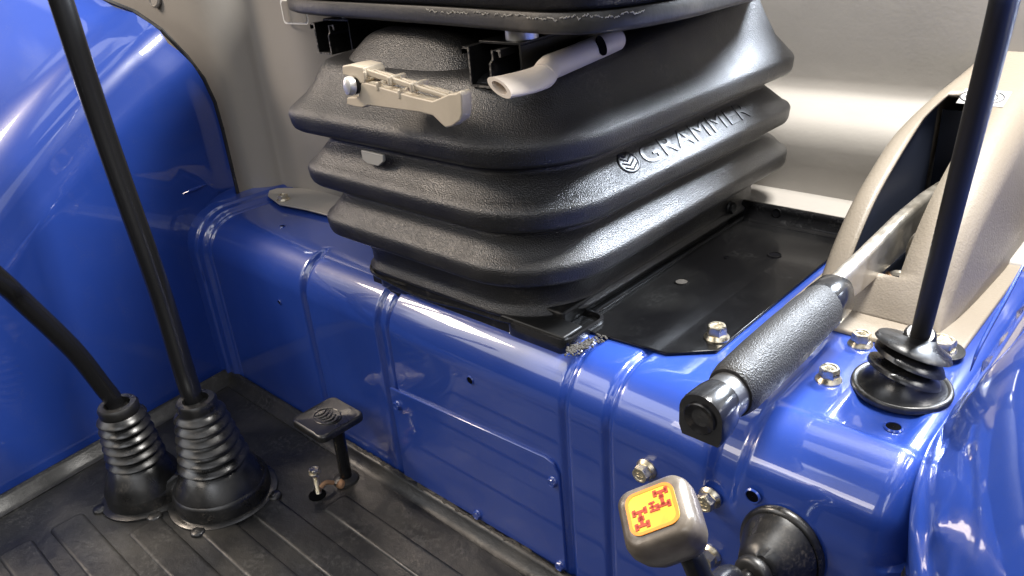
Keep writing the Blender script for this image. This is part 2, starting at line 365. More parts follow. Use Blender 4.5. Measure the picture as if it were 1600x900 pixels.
# ------------------------------------------------------------------ fenders
def zc(y): return .50+ (y+.05)*.56-.5*(y+.05)**2*1.0
fd = thing('wheel_fender', 'large shiny blue wheel fender left of the seat platform with creased shoulder', 'fender', (-.1, -.2, 0))
G = []
rearb = lambda z: .098 if z < .42 else .098-1.9*(z-.42)**2-.02*(z-.42)
for i in range(70):
    u = i/69; row = []
    for j in range(76):
        v = j/75
        # station y is shaped by the rear edge curve
        if v < .55: t = v/.55; k = 0
        else: t = (v-.55)/.45; k = 1
        zr = zc(.08)*1.0
        if k == 0:
            zz = -.04+t*(zr+.04-.012); yb = rearb(zz)
        else: zz = zr+.25*t; yb = rearb(zr+.26*t)
        y = -1.1+(yb+1.1)*(1-(1-u)**1.5) if True else 0
        c = zc(y); base = -.012-.125*min(0, y) - .0*y
        if k == 0:
            z = -.04+t*(c+.04-.012); x = base
            # gentle draft and fillet at the shoulder
            x -= .010*sstep(c-.05, c, z)
            x += .016*math.exp(-((z-.02)/.04)**2)*0
        else:
            L = .62*t; a = math.radians(52); r = .05
            # shoulder: step line, rounding then slope away
            if L < r*a: th = L/r; x = base-.010-r*(1-math.cos(th)); z = c-.012+r*math.sin(th)
            else: M_ = L-r*a; x = base-.010-r*(1-math.cos(a))-M_*math.sin(a); z = c-.012+r*math.sin(a)+M_*math.cos(a)
            # raised pressed band above the crease
            h = .007*sstep(.010, .022, L); x += h*.5; z += h*.8
            h = -.009*sstep(.085, .125, L); x += h*.4; z += h*.9
        # dish near rear edge
        e = sstep(.05, 0, yb-y)*.006; x -= e
        row.append(Vector((x, y, z)))
    G.append(row)
mk('skin', MB().grid(G), BLUE, fd, ang=60)
mk('edge_seal', MB().tube([p+Vector((-.001,.003,.001)) for p in G[-1][4::3]], .0035, 8, 1), RUBS, fd)
# flange where the fender meets the platform
L1 = []
for s in np.arange(0, .62, .012):
    (y, z), (ny, nz_) = prof_s(s, .075); L1.append(Vector((-.010, y+ny*.020+.010, z+nz_*.024)))
L1 = [p for p in L1 if p.y < .10]
G = []
for k in range(9):
    t = k/8*PI/2; G.append([p+Vector((.026*(1-math.cos(t))*1.0, 0, 0))-Vector((0, (-1 if p.z < .2 else 0)*.022*math.sin(t)*-1*-1, .022*math.sin(t) if p.z > .2 else 0)) for p in L1])
mk('joint_flange', MB().grid(G), BLUE, fd, ang=60)
# dents or pressed bars
for (u0, v0, u1, v1) in ((285,303,322,288),):
    a = at(u0, v0, x=-.011); b = at(u1, v1, x=-.011)
    mk('pressed_bar', MB().tube([a, b], [.001,.0030,.001], 10, 4), BLUE, fd)

fr = thing('wheel_fender', 'shiny blue wheel fender sloping up on the right of the hand brake', 'fender', (1.15, 0, 0))
prf = [(1.083,-.06),(1.092,.10),(1.100,.20),(1.098,.262),(1.096,.280),(1.099,.292),(1.106,.304),(1.113,.328),(1.121,.350),(1.131,.372),(1.144,.396),(1.164,.421),(1.192,.443),(1.23,.460),(1.28,.474),(1.36,.485),(1.5,.50)]
G = []
for i in range(90):
    y = -.42+i/89*1.1; row = []
    for p in smooth([(a, 0, b) for a, b in prf], 5):
        k = sstep(.30, .5, p.z); dz = -.45*k*max(0, -y-.05)**1.2+.10*k*max(0, y); dx = .85*max(0, -y+.09)**1.7
        # spot weld dimples along the joint
        w = math.exp(-((p.z-.318)/.008)**2)*math.exp(-((((y+.02) % .055)-.0275)/.007)**2)*.003
        row.append(Vector((p.x+dx-w*1.2, y, p.z+dz+w)))
    G.append(row)
mk('skin', MB().grid(G), BLUE, fr, ang=60)
lip = [at(u, v, x=x) for u, v, x in ((1604,405,1.107),(1575,460,1.107),(1550,505,1.106),(1528,548,1.105),(1516,580,1.104))]
mk('edge_lip', MB().tube(lip, [.002,.0035,.004,.0035,.003,.001], 8, 6, sx=.5), BLUE, fr)

# ------------------------------------------------------------------ floor mat
fm = thing('floor_mat', 'worn black rubber floor mat with raised pads in front of the platform', 'floor mat', (.4,-.3,MZ))
base = MB()
xl = lambda y: .0-.125*y
NX, NY = 90, 60
G = []
for i in range(NX+1):
    row = []
    for j in range(NY+1):
        y = -.7+.685*j/NY; x = xl(y)+.012+(1.3-xl(y))*i/NX
        z = MZ+.0025*math.sin(x*9+y*4)*math.sin(y*11-x*3)*.6
        # moulded ridge parallel to the platform
        z += .004*math.exp(-((y+.043+.004*math.sin(x*20))/.004)**2)*sstep(.42,.46,x)
        row.append(Vector((x, y, z)))
    G.append(row)
base.grid(G)
mk('sheet', base, MATM, fm, ang=60)
rim = MB()
L = [[Vector(p) for p in ((xl(y)-.004,y,MZ-.01),(xl(y)-.002,y,.006),(xl(y)+.004,y,.008),(xl(y)+.010,y,.004),(xl(y)+.015,y,MZ+.004),(xl(y)+.024,y,MZ+.0008),(xl(y)+.024,y,MZ-.01))] for y in np.arange(-.7,-.0,.03)]
rim.loft(L)
L = [[Vector(p) for p in ((x,-.001,MZ-.01),(x,-.002,.006),(x,-.006,.007),(x,-.011,.003),(x,-.014,MZ+.004),(x,-.024,MZ+.0008),(x,-.024,MZ-.01))] for x in np.arange(.0,1.08,.03)]
rim.loft(L)
mk('rim', rim, MATM, fm, ang=60)
for (y0, y1, x0) in ((-.56,-.515,.16),(-.495,-.45,.16),(-.430,-.388,.158),(-.367,-.322,.160),(-.301,-.256,.258),(-.239,-.196,.335),(-.175,-.133,.352),(-.108,-.069,.43)):
    pd = MB(); g = []
    loops = []
    for ins, dz in ((0,.0),(.0012,.0022),(.003,.0032),(.006,.0032)):
        loops.append(rrect(x0+ins, 1.2-ins, y0+ins, y1-ins, .008-ins*.8, MZ+dz, 4))
    pd.loft(loops, (False, True)); mk('raised_pad', pd, MATM, fm, ang=70)

# ------------------------------------------------------------------ double gear lever boot
bt = thing('lever_boot', 'black rubber double boot with stacked rings round the two long levers', 'boot', (.24,-.215,MZ))
c1 = Vector((.196,-.243,0)); c2 = Vector((.292,-.176,0))
def blob(k, z, r1, r2):
    # outline of the union of two discs, smoothed
    pts = []; m = (c1+c2)/2; ax = (c2-c1).normalized()
    for j in range(80):
        a = 2*PI*j/80; d = Vector((math.cos(a), math.sin(a), 0)); best = 0
        for c, r in ((c1, r1), (c2, r2)):
            o = c-m; b = d.dot(o); disc = b*b-(o.dot(o)-r*r)
            if disc > 0: best = max(best, b+math.sqrt(disc))
        w = .018; best2 = max(best, .0)
        pts.append(best2)
    for _ in range(2): pts = [(pts[i-1]+2*pts[i]+pts[(i+1) % 80])/4 for i in range(80)]
    return [m+Vector((math.cos(2*PI*j/80)*pts[j], math.sin(2*PI*j/80)*pts[j], z+0*k)) for j in range(80)]
b = MB(); b.loft([blob(0, MZ, .062,.074), blob(0, MZ+.004, .062,.074), blob(0, MZ+.0055,.058,.070), blob(0, MZ+.006,.0535,.0655), blob(0,MZ+.024,.053,.065), blob(0,MZ+.029,.050,.062), blob(0,MZ+.034,.044,.055)], (False, True))
for c, r in ((c1,.063),(c2,.075)):
    for k in range(4):
        a = k*PI/2+.6-(.9 if c is c1 else 0); o = c+Vector((math.cos(a), math.sin(a), 0))*r
        b.lathe([(.010,0),(.010,.004),(.008,.0055),(.0005,.0055)], (o.x,o.y,MZ), (0,0,1), 16)
mk('flange', b, RUBS, bt, ang=60)
for c, r, h in ((c1,.0535,.126),(c2,.065,.134)):
    pr2 = [(r,MZ),(r,MZ+.018),(r*.97,MZ+.026),(r*.86,MZ+.040),(r*.74,MZ+.052),(r*.66,MZ+.058)]
    nb = 6 if c is c1 else 6; z0 = MZ+.060; z1 = h
    for k in range(nb):
        t = k/nb; t2 = (k+1)/nb; ro = (r*.70)*(1-t)+.0300*t; zA = z0+(z1-z0)*t; dz = (z1-z0)/nb
        if k == 0: ro = r*.71
        pr2 += [(ro*.84, zA+dz*.08),(ro*.98, zA+dz*.20),(ro*1.04, zA+dz*.36),(ro*1.01, zA+dz*.52),(ro*.88, zA+dz*.76),(ro*.80, zA+dz*.95)]
    pr2 += [(.026,h+.002),(.0265,h+.010),(.024,h+.014),(.017,h+.014),(.0155,h+.006)]
    m_ = MB().lathe(pr2, (c.x,c.y,0), (0,0,1), 44, cap=(False, True))
    m_.v = [p+Vector((-.10,.02,0))*max(0,p.z-.03)*.35 for p in m_.v]
    mk('bellows', m_, RUBS, bt, ang=50)
def lever(pts, r, label, sx=1, name='gear_lever', grp=None):
    t = thing(name, label, 'lever', pts[0], grp); mk('rod', MB().tube(pts, r, 20, 8, sx=sx), RODB, t, ang=60)
    e_ = Vector(pts[-1]); d_ = (e_-Vector(pts[-2])).normalized()
    mk('knob', MB().lathe([(.0145,-.006),(.0165,0),(.019,.016),(.0225,.034),(.021,.047),(.013,.056),(.0005,.059)], e_, d_, 28), GLOSSB, t); return t
a = Vector((.192-.010,-.241,.105)); 
lever([a, atd(176,624,1.070), atd(160,603,1.055), atd(115,547,1.01), atd(35,470,.94), atd(0,438,.905), atd(-110,345,.84), atd(-270,215,.76)], .0122, 'shorter bent black gear lever leaving the left frame edge', sx=.95)
a2 = Vector((.2895-.010,-.174,.108))
lever([a2, atd(300,618,1.055), atd(286,575,1.05), atd(248,450,1.03), atd(165,215,.98), atd(95,0,.925), atd(70,-80,.905), atd(25,-260,.87)], .0140, 'long straight black gear lever rising to the top left of the view', sx=.95)

# ------------------------------------------------------------------ square pedal and loose bolt
pdl = thing('differential_pedal', 'black square pedal on a thin stem beside the blue platform', 'pedal', (.405,-.05,MZ))
ctr = Vector((.4085,-.058,.105)); ax1 = Vector((.0645,0,0)); 
L = []
for ins, dz in ((.004,-.012),(.0005,-.010),(0,-.004),(.001,-.001),(.003,0),(.0055,-.0012),(.030,-.0012)):
    L.append([ctr+Vector((q.x, q.y, dz)) for q in rrect(-.037+ins,.037-ins,-.036+ins,.036-ins,max(.0012,.010-ins*.3) if ins<.02 else .001,0,5)])
mk('pad', MB().loft(L, (True, True)), RUBS, pdl, ang=50)
mm = MB()
for k in range(16):
    a = 2*PI*k/16; b_ = 2*PI*(k+1)/16
    mm.tube([ctr+Vector((.021*math.cos(a), .017*math.sin(a), -.0008)), ctr+Vector((.021*math.cos(b_), .017*math.sin(b_), -.0008))], .0008, 6, 0)
for k in range(5):
    x = -.014+k*.007
    mm.tube([ctr+Vector((x,-.010,-.0008)), ctr+Vector((x+.004,0,-.0006)), ctr+Vector((x-.002,.010,-.0008))], .0009, 6, 3)
mk('tread_emblem', mm, RUBS, pdl)
mk('stem', MB().tube([(.418,-.052,.094),(.412,-.050,.05),(.405,-.048,MZ-.01)], .0088, 16, 4), RODB, pdl)
mk('collar', MB().lathe([(.019,0),(.018,.004),(.012,.008),(.0095,.0085)], (.405,-.048,MZ), (0,0,1), 20), MATM, pdl)
mk('clevis', MB().tube([(.408,-.066,MZ+.001),(.412,-.061,MZ+.004),(.408,-.058,MZ+.009)], [.002,.007,.006,.001], 10, 4), RUST, pdl)
lb = thing('loose_bolt', 'small brass coloured bolt standing crooked in a hole of the mat', 'bolt', (.40,-.093,MZ))
b = MB(); bolt(b, (.3955,-.088,.021), (-.12,.05,1), .0072, .007, 1.15, .2); mk('head', b, ZINC, lb, ang=30)
b = MB(); pr3 = []
for k in range(18): pr3 += [(.0046, k*.0020), (.0037, k*.0020+.001)]
b.lathe(pr3, (.4005,-.092,MZ-.008), (-.005,.004,.03), 14); mk('shank', b, ZINC, lb, ang=60)
mk('cord', MB().tube([(.403,-.088,MZ+.012),(.405,-.080,MZ+.016),(.407,-.070,MZ+.010)], .0032, 8, 4), RUST, lb)
mk('hole', MB().lathe([(.012,0),(.012,.0012),(.0003,.0012)], (.4,-.094,MZ+.0005), (0,0,1), 24), DARK, fm)

# ------------------------------------------------------------------ mounting plate
mp_ = thing('mounting_plate', 'thin glossy black steel plate with holes under the seat', 'plate', (.8,.25,H))
pt = [(.44,.062),(.745,.062),(.770,.069),(.854,.0755),(.892,.108),(.893,.436),(.44,.436)]
mk('sheet', MB().prism([(x,y,H+.001) for x, y in pt], (0,0,.003)), PLATE, mp_, bevel=.0008)
# rear upstand with fillet
G = []
for x in np.arange(.44, .8935, .015):
    row = []
    for k in range(9):
        t = k/8*PI/2*.96; row.append(Vector((x, .436+.020*math.sin(t), H+.004+.016*(1-math.cos(t)))))
    row.append(Vector((x,.4575,H+.0215))); row.append(Vector((x,.461,H+.0230))); row.append(Vector((x,.465,H+.0228)))
    G.append(row)
mk('upstand', MB().grid(G), PLATE, mp_, ang=50, solid=.003)
for p in ((1065,441),(1210,399),(1135,403)):
    q = at(*p, z=H+.004); r = {1065:.0075,1210:.0075}.get(p[0], .0028)
    hole(mp_, q, (0,0,1), r, PLATE, GRIT if p[0] == 1065 else DARK)
q = at(1213, 331, y=.4535); hole(mp_, (q.x, .4545, q.z-.002), (0,-1,.3), .0055, PLATE)
b = MB(); bolt(b, (.879,.130,H+.004), (0,0,1), .0092, .0145, 1.4, .2); bo = mk('flange_bolt', b, ZINC, mp_, ang=30); marks(bo, (.879,.130,H+.004), (0,0,1), .0092, .0145)

# left rear bracket strip with bolt
lb2 = thing('trim_bracket', 'beige flat bracket with a small bolt behind the left platform corner', 'bracket', (.1,.16,H))
br = [at(*p, z=H+.006) for p in ((419,308),(437,321),(478,329),(520,340),(560,350),(560,318),(500,300),(470,296),(432,296),(421,300))]
mk('plate', MB().prism(br, (0,0,.003)), WALLM, lb2, bevel=.001)
b = MB(); q = at(443,312,z=H+.009); bolt(b, q, (0,0,1), .0075, .009, 1.5, .2); mk('bolt', b, ZINC, lb2, ang=30)

# ------------------------------------------------------------------ seat
st = thing('driver_seat', 'black suspension seat with grained rubber bellows in three folds', 'seat', (.57,.25,H))
# bellows: (left x inset, general inset, z, radius)
X0, X1, Y0, Y1 = .340, .770, -.003, .548
def tilt(k): return lambda x, y: k*max(0, y-.05)
def rr4(x0, x1, y0, y1, rad, z, fz, n=9):
    o = []; ra, rb_, rc, rd = rad
    for cx, cy, a, r in ((x1-ra, y1-ra, 0, ra), (x0+rb_, y1-rb_, 90, rb_), (x0+rc, y0+rc, 180, rc), (x1-rd, y0+rd, 270, rd)):
        for k in range(n+1):
            t = math.radians(a+90*k/n); x = cx+r*math.cos(t); y = cy+r*math.sin(t); o.append(Vector((x, y, z+fz(x, y))))
    q = []
    for i, p in enumerate(o):
        q.append(p)
        if i % (n+1) == n:
            for k in range(1, 9): q.append(p.lerp(o[(i+1) % len(o)], k/9))
    return q
lv = [  # (left inset, inset, z, rounding of the near right corner, rise towards the rear)
 (.085,.040,.2915,.085,0),(.082,.037,.2925,.085,0),(.080,.031,.297,.088,0),(.078,.030,.302,.088,0),(.080,.036,.305,.085,0),
 (.078,.037,.320,.085,0),(.074,.034,.334,.085,0),(.066,.022,.342,.092,0),
 (.045,.003,.351,.105,0),(.041,.000,.354,.108,0),(.039,-.001,.358,.108,0),(.038,-.002,.370,.108,0),(.040,.000,.3745,.108,0),(.044,.005,.378,.106,0),
 (.052,.014,.389,.100,0),(.056,.023,.3965,.094,0),(.057,.0255,.400,.092,0),(.054,.023,.403,.092,0),
 (.042,.012,.407,.098,0),(.024,.002,.413,.106,0),(.019,.000,.416,.108,0),(.017,-.001,.420,.108,0),(.016,-.002,.431,.108,0),(.018,.000,.4355,.108,0),(.023,.006,.4395,.106,0),
 (.031,.017,.4505,.100,0),(.037,.0275,.4605,.094,0),(.038,.030,.4645,.092,0),(.034,.0275,.468,.092,0),
 (.021,.015,.4725,.100,0),(.006,.003,.478,.108,0),(.000,.000,.481,.112,0),(-.002,-.001,.485,.112,0),(-.004,-.002,.497,.112,0),(-.002,.000,.502,.112,.0),(.003,.006,.507,.110,.005),
 (.014,.020,.518,.104,.02),(.022,.032,.531,.096,.05),(.025,.038,.540,.090,.065),(.028,.042,.546,.086,.075),(.031,.048,.551,.08,.08),(.042,.060,.554,.07,.085),(.10,.15,.556,.03,.085)]
lv2 = []
for i in range(len(lv)-1):
    lv2.append(lv[i])
    if abs(lv[i][2]-lv[i+1][2]) > .006: lv2.append(tuple((a+b_)/2 for a, b_ in zip(lv[i], lv[i+1])))
lv2.append(lv[-1])
loops = [rr4(X0+dx, X1-ins, Y0+ins, Y1-ins, (max(.02,.055-ins*.5), max(.02,.06-ins*.4), max(.02,.052-ins*.4), r), z, tilt(tk)) for dx, ins, z, r, tk in lv2]
bw = mk('bellows', MB().loft(loops, (True, True)), RUB, st, ang=85)
# lettering and emblem moulded into the middle fold
tcv = bpy.data.curves.new('t', 'FONT'); tcv.body = 'GRAMMER'; tcv.extrude = .05; tcv.offset = .0; tcv.space_character = 1.04; tcv.bevel_depth = .0
to = bpy.data.objects.new('t', tcv); C.objects.link(to)
dg = bpy.context.evaluated_depsgraph_get(); me = bpy.data.meshes.new_from_object(to.evaluated_get(dg)); bpy.data.objects.remove(to)
ex = [v.co.x for v in me.vertices]; ey = [v.co.y for v in me.vertices]; x0_, x1_, y0_, y1_ = min(ex), max(ex), min(ey), max(ey)
A = Vector((X1-.0062,0,.4400)); B = Vector((X1-.0270,0,.4602)); upv = (B-A); ul = upv.length; upv.normalize(); nrm = Vector((0,1,0)).cross(upv); nrm = nrm if nrm.z > 0 else -nrm
def onslope(s, w, h): return Vector((A.x, s, A.z))+upv*w+nrm*h
lt = MB(); lt.v = [onslope(.182+(v.co.x-x0_)/(x1_-x0_)*.235, .0025+(v.co.y-y0_)/(y1_-y0_)*.0235, v.co.z*.022) for v in me.vertices]; lt.f = [tuple(p.vertices) for p in me.polygons]
mk('lettering', lt, RUBL, bw, ang=40)
em = MB(); cy = .158
for h, r in ((0,1),(.0016,1),(.0022,.93),(.0012,.86),(.0012,.05)): pass
L = [[onslope(cy+.0165*r*math.cos(2*PI*j/32), .0143+.0130*r*math.sin(2*PI*j/32), h) for j in range(32)] for h, r in ((-.0015,1.05),(.0008,1),(.0014,.94),(.0014,.84),(.0004,.80),(.0004,.05))]
em.loft(L, (False, True))
def bar(a, b_, r=.0010): em.tube([onslope(cy+a[0], .0143+a[1]*.87, .0006), onslope(cy+b_[0], .0143+b_[1]*.87, .0006)], r, 6, 0)
for k in range(4):
    d = -.0105+k*.0062
    bar((-.001, d), (.011-.001*k, d+.0058)); bar((-.001, d), (-.011+.001*k, d+.0058))
mk('emblem', em, RUBL, bw, ang=40)
# grey moulded tab in the upper fold
tb = [at(*p, y=.012) for p in ((573,233),(607,241),(608,251),(600,258),(583,254),(575,247))]
mk('tab', MB().prism([p+Vector((-.003,-.006,.0)) for p in tb], (0,.004,0)), GREYM, bw, bevel=.0008)
# domed boss at the front of the bellows
G = []
for i in range(25):
    u = i/24; row = []; x = .392+(.640-.392)*u
    for j in range(22):
        v = j/21; y = .041+.29*v
        hh = .072*(max(0, 1-abs(2*u-1)**3.0))**.62*(sstep(-.06, .17, v)**.8)*(1-.1*v)
        row.append(Vector((x, y, .5220+hh)))
    G.append(row)
mk('boss', MB().grid(G), RUB, bw, ang=60)
# support frame under the bellows
fb = MB()
fb.box((.60,.24,.298), (.27,.36,.018))
mk('base_frame', fb, STEELB, st, bevel=.003)
def cup(xa, xb, z0_, z1_, name='foot_bracket'):
    L = []
    for ins, z, in ((.018,z0_),(.006,z0_+.003),(0,z0_+.010),(0,z1_)):
        L.append(rrect(xa+ins, xb-ins, .028+ins, .10, .012, z, 5))
    L += [rrect(xa+.003, xb-.003, .031, .10-.003, .011, z1_, 5), rrect(xa+.006, xb-.006, .034, .097, .011, z0_+.008, 5)]
    mk(name, MB().loft(L, (True, True)), GLOSSB, st, ang=50)
cup(.452,.515,.268,.292); cup(.675,.765,.266,.296)
mk('belt_anchor', MB().box((.575,.040,.288), (.030,.006,.016)), STEELB, st, bevel=.001)
mk('front_skirt', MB().box((.600,.046,.284), (.32,.032,.030)), STEELB, st, bevel=.002)
b = MB(); q = at(1142,352,x=.738); bolt(b, (.735,q.y,.312), (1,0,0), .007, .007, 1.3, .1); mk('side_bolt', b, STEELB, st, ang=30)
hl = rr4(X0+.078, X1-.027, Y0+.027, Y1-.03, (.04,.04,.045,.09), .292, lambda x, y: 0); hl = [p+Vector((0,0,-.004*math.sin(p.x*28-1.0)*(1 if p.y < .1 else .3))) for p in hl]+[]
wv = MB(); wv.tube(hl+[hl[0]], .0024, 8, 2)
mk('hem', wv, GLOSSB, st)
# slide rails: open C sections, one pair each side
def channel(o, w, h, t, ln, hook, flip=1):
    m = MB(); o = Vector(o); d = Vector((-.10,1,.0)).normalized()*ln
    # folded strip drawn as outline in x/z
    out_ = [(0,h),(-hook,h),(-hook,h-.008),(-hook+t,h-.008),(-hook+t,h-t),(0-.0,h-t),(0,h-t)] 
    s = flip
    def pr_(a): return [o+Vector((s*p[0], 0, p[1])) for p in a]
    m.prism(pr_([(0,0),(w,0),(w,t),(0,t)]), d)
    m.prism(pr_([(0,t),(t,t),(t,h),(0,h)]), d)
    m.prism(pr_([(w-t,t),(w,t),(w,h*.62),(w-t,h*.62)]), d)
    m.prism(pr_([(w-t,h*.62),(w,h*.62),(w+.004,h*.72),(w+.004,h*.96),(w+.004-t,h*.96),(w+.004-t,h*.74)]), d)
    m.prism(pr_([(w+.004-t,h*.96),(w+.004,h*.96),(w+.014,h*.98),(w+.014,h*.80),(w+.012,h*.80),(w+.011,h*.93)]), d)
    m.prism(pr_([(0,h-t),(-.008,h-t),(-.008,h-.007),(-.006,h-.007),(-.006,h),(0,h)]), d)
    return m
for (ox, oy, oz, lab) in ((.312,.094,.550,'left'),(.652,.037,.546,'right')):
    r = mk('slide_rail', channel((ox,oy,oz), .030, .038, .0022, .34, .010), STEELB, st, bevel=.0004, label='open steel slide rail at the '+lab+' side of the seat')
    we = MB(); w0 = channel((ox,oy-.0009,oz), .030, .038, .0020, .0008, .010); mk('worn_edge', w0, EDGE, r)
    up = MB(); d = Vector((-.1,1,0)).normalized()*.33
    up.prism([(ox+.004,oy+.012,oz+.0395),(ox+.058,oy+.012,oz+.0395),(ox+.058,oy+.012,oz+.042),(ox+.004,oy+.012,oz+.042)], d)
    up.prism([(ox+.056,oy+.012,oz+.004),(ox+.0585,oy+.012,oz+.004),(ox+.0585,oy+.012,oz+.0395),(ox+.056,oy+.012,oz+.0395)], d)
    mk('upper_channel', up, STEELB, r, bevel=.0004)
    mk('spacer', MB().lathe([(.016,0),(.016,.022)], (ox+.040,oy+.035,oz+.0422), (0,0,1), 28), CHROME, r)
# seat pan and cushion
def panl(ins, z, r=.06): return rrect(.17+ins, .835-ins, .045+ins, .62, r, z, 10, lambda x, y: .0+.10*max(0,.42-x)*0 + (.06*max(0,.36-x)))
PL = []
def pan_out(ins, z):
    o = []
    ctrl = [(.80,.50),(.84,.40),(.838,.22),(.836,.13),(.815,.055),(.772,.029),(.70,.034),(.616,.046),(.50,.058),(.42,.066),(.36,.072),(.286,.086),(.22,.12),(.17,.18),(.14,.26),(.16,.50)]
    c = Vector((.5,.4,0)); P_ = smooth([(x,y,0) for x, y in ctrl], 5)
    for p in P_:
        d = (c-p); o.append(p+d.normalized()*ins+Vector((0,0,z)))
    return o
pan = MB().loft([pan_out(.03,.600), pan_out(.006,.600), pan_out(.001,.602), pan_out(0,.605), pan_out(0,.614), pan_out(.002,.618), pan_out(.012,.619)], (True, True))
mk('seat_pan', pan, PAN, st, ang=50)
cu = MB().loft([pan_out(.014,.617), pan_out(.005,.6195), pan_out(-.002,.624), pan_out(-.008,.634), pan_out(-.010,.655), pan_out(-.009,.674), pan_out(-.0065,.6775), pan_out(-.010,.682), pan_out(-.012,.72), pan_out(.01,.74), pan_out(.05,.75)], (True, True))
mk('cushion', cu, VINYL, st, ang=50)
# torn whitish edge of the cushion cover
tr = MB(); P_ = [p for p in pan_out(-.0004,.6145) if p.y < .2 and p.x > .55 and p.x < .83]
Q = smooth(P_, 6); pts = []; w_ = 0
for q in smooth(Q, 3):
    w_ = w_*.82+random.uniform(-.0011,.0011); pts.append(q+Vector((0,0,w_)))
k = 0
while k < len(pts)-6:
    n = random.randint(4, 22); seg_ = pts[k:k+n]
    if len(seg_) > 2: tr.tube(seg_, [.0003]+[random.uniform(.0003,.0008) for _ in seg_]+[.0002], 5, 1)
    k += n+random.choice((0,0,1,3,8))
mk('frayed_edge', tr, SCUFF, st)
# cream release handle in front of the bellows
hd = thing('release_handle', 'cream ribbed plastic release handle lying across the front of the seat', 'handle', tuple(at(545,135,y=-.02)))
def H3(u, v, y): return at(u, v, y=y)
yb = -.034
def pz(pts, y, dy): return MB().prism([H3(u, v, y) for u, v in pts], (0, dy, 0))
m = MB()
# lower web
m.prism([H3(*p, yb) for p in ((566,128),(578,131),(600,138),(645,151),(675,158),(690,152),(700,147),(712,146),(718,142),(721,147),(722,178),(719,188),(706,198),(696,200),(688,193),(676,181),(655,176),(610,170),(574,165),(566,169),(553,167),(541,163),(542,152),(560,152),(562,133))], (0, .013, 0))
# clamp head
m.prism([H3(*p, yb) for p in ((534,103),(548,101),(566,105),(571,116),(570,131),(560,131),(553,121),(535,117))], (0, .026, 0))
# ribs running to the grip end
for k, (a, b_) in enumerate((((566,106),(700,150)),((560,101),(705,147)),((556,99),(712,146)))):
    y = yb+.004+k*.009
    o = [(a[0], a[1]), (b_[0]-4, b_[1]-2), (b_[0]-4, b_[1]+5), (a[0]+4, a[1]+12)]
    m.prism([H3(*p, y-.0015) for p in o], (0, .003, 0))
for u, v in ((582,116),(602,132),(636,144),(620,124),(655,134)):
    c = H3(u, v, yb+.010); m.box(c, (.004, .022, .009))
mk('grip', m, HANDLE, hd, bevel=.0018, seg=3)
m = MB(); m.prism([H3(*p, yb+.012) for p in ((575,128),(690,156),(680,176),(575,160))], (0, .003, 0)); mk('back_web', m, HANDLE, hd)
q = H3(546,135,yb-.006)
mk('pivot_bolt', MB().lathe([(.0095,0),(.0095,.004),(.0085,.0065),(.005,.0078),(.0004,.008)], q+Vector((0,.004,0)), (-.2,-1,.12), 24), CHROME, hd)
mk('pivot_spacer', MB().lathe([(.0085,0),(.0085,.03)], q+Vector((.002,.004,0)), (.1,1,0), 20), STEELB, hd)
# cream tube lever
tl = thing('height_lever', 'pale cream tubular lever with a slotted flat end under the cushion', 'lever', tuple(at(860,110,z=.565)))
pth = [atd(780,137,.672), atd(803,133,.684), atd(830,126,.700), atd(848,119,.714), atd(858,106,.730)]
c0 = [Vector(p) for p in pth]
m = MB(); P_ = smooth(c0, 6); L = []
upc = Vector((-CR[1][0], -CR[1][1], -CR[1][2])); rtc = Vector((CR[0][0], CR[0][1], CR[0][2]))
d0 = (c0[1]-c0[0]).normalized(); side = d0.cross(upc).normalized(); upn = side.cross(d0).normalized(); wd = (side*.6+upn*-.25).normalized()
ax0 = Vector((.93,.36,0)).normalized()
for i, p in enumerate(P_):
    t = i/(len(P_)-1); T = (P_[min(i+1,len(P_)-1)]-P_[max(i-1,0)]).normalized()
    f = sstep(.35, .95, t); a_ = .0155*(1-f)+.0115*f; b2 = .0062*(1-f)+.0115*f
    u_ = rtc-upc*.35; u_ = (u_-T*u_.dot(T)).normalized(); w_ = T.cross(u_)
    L.append([p+u_*a_*math.cos(2*PI*j/28)*1.0+w_*b2*math.sin(2*PI*j/28) for j in range(28)])
e0 = P_[0]; T0 = (P_[1]-P_[0]).normalized()
inner = [e0+(q-e0)*.62 for q in L[0]]; deep = [q+T0*.012 for q in [e0+(q-e0)*.58 for q in L[0]]]
mk('flat_end', MB().loft([deep, inner, L[0]]+L[1:], (True, False)), TUBEM, tl, ang=50)
a = c0[-1]; far = atd(962,62,.82)
mk('tube', MB().tube([c0[-2], a, a.lerp(far,.12), a.lerp(far,.5), far], .0118, 24, 6), TUBEM, tl, ang=50)
q = a.lerp(far, .62); ad_ = (far-a).normalized(); nn = (Vector(CAM)-q); nn = (nn-ad_*nn.dot(ad_)).normalized()
mk('slot', MB().lathe([(.0098,0),(.0098,.0022),(.0003,.0022)], q+nn*.0103, nn, 24, sx=.75), DARK, tl)

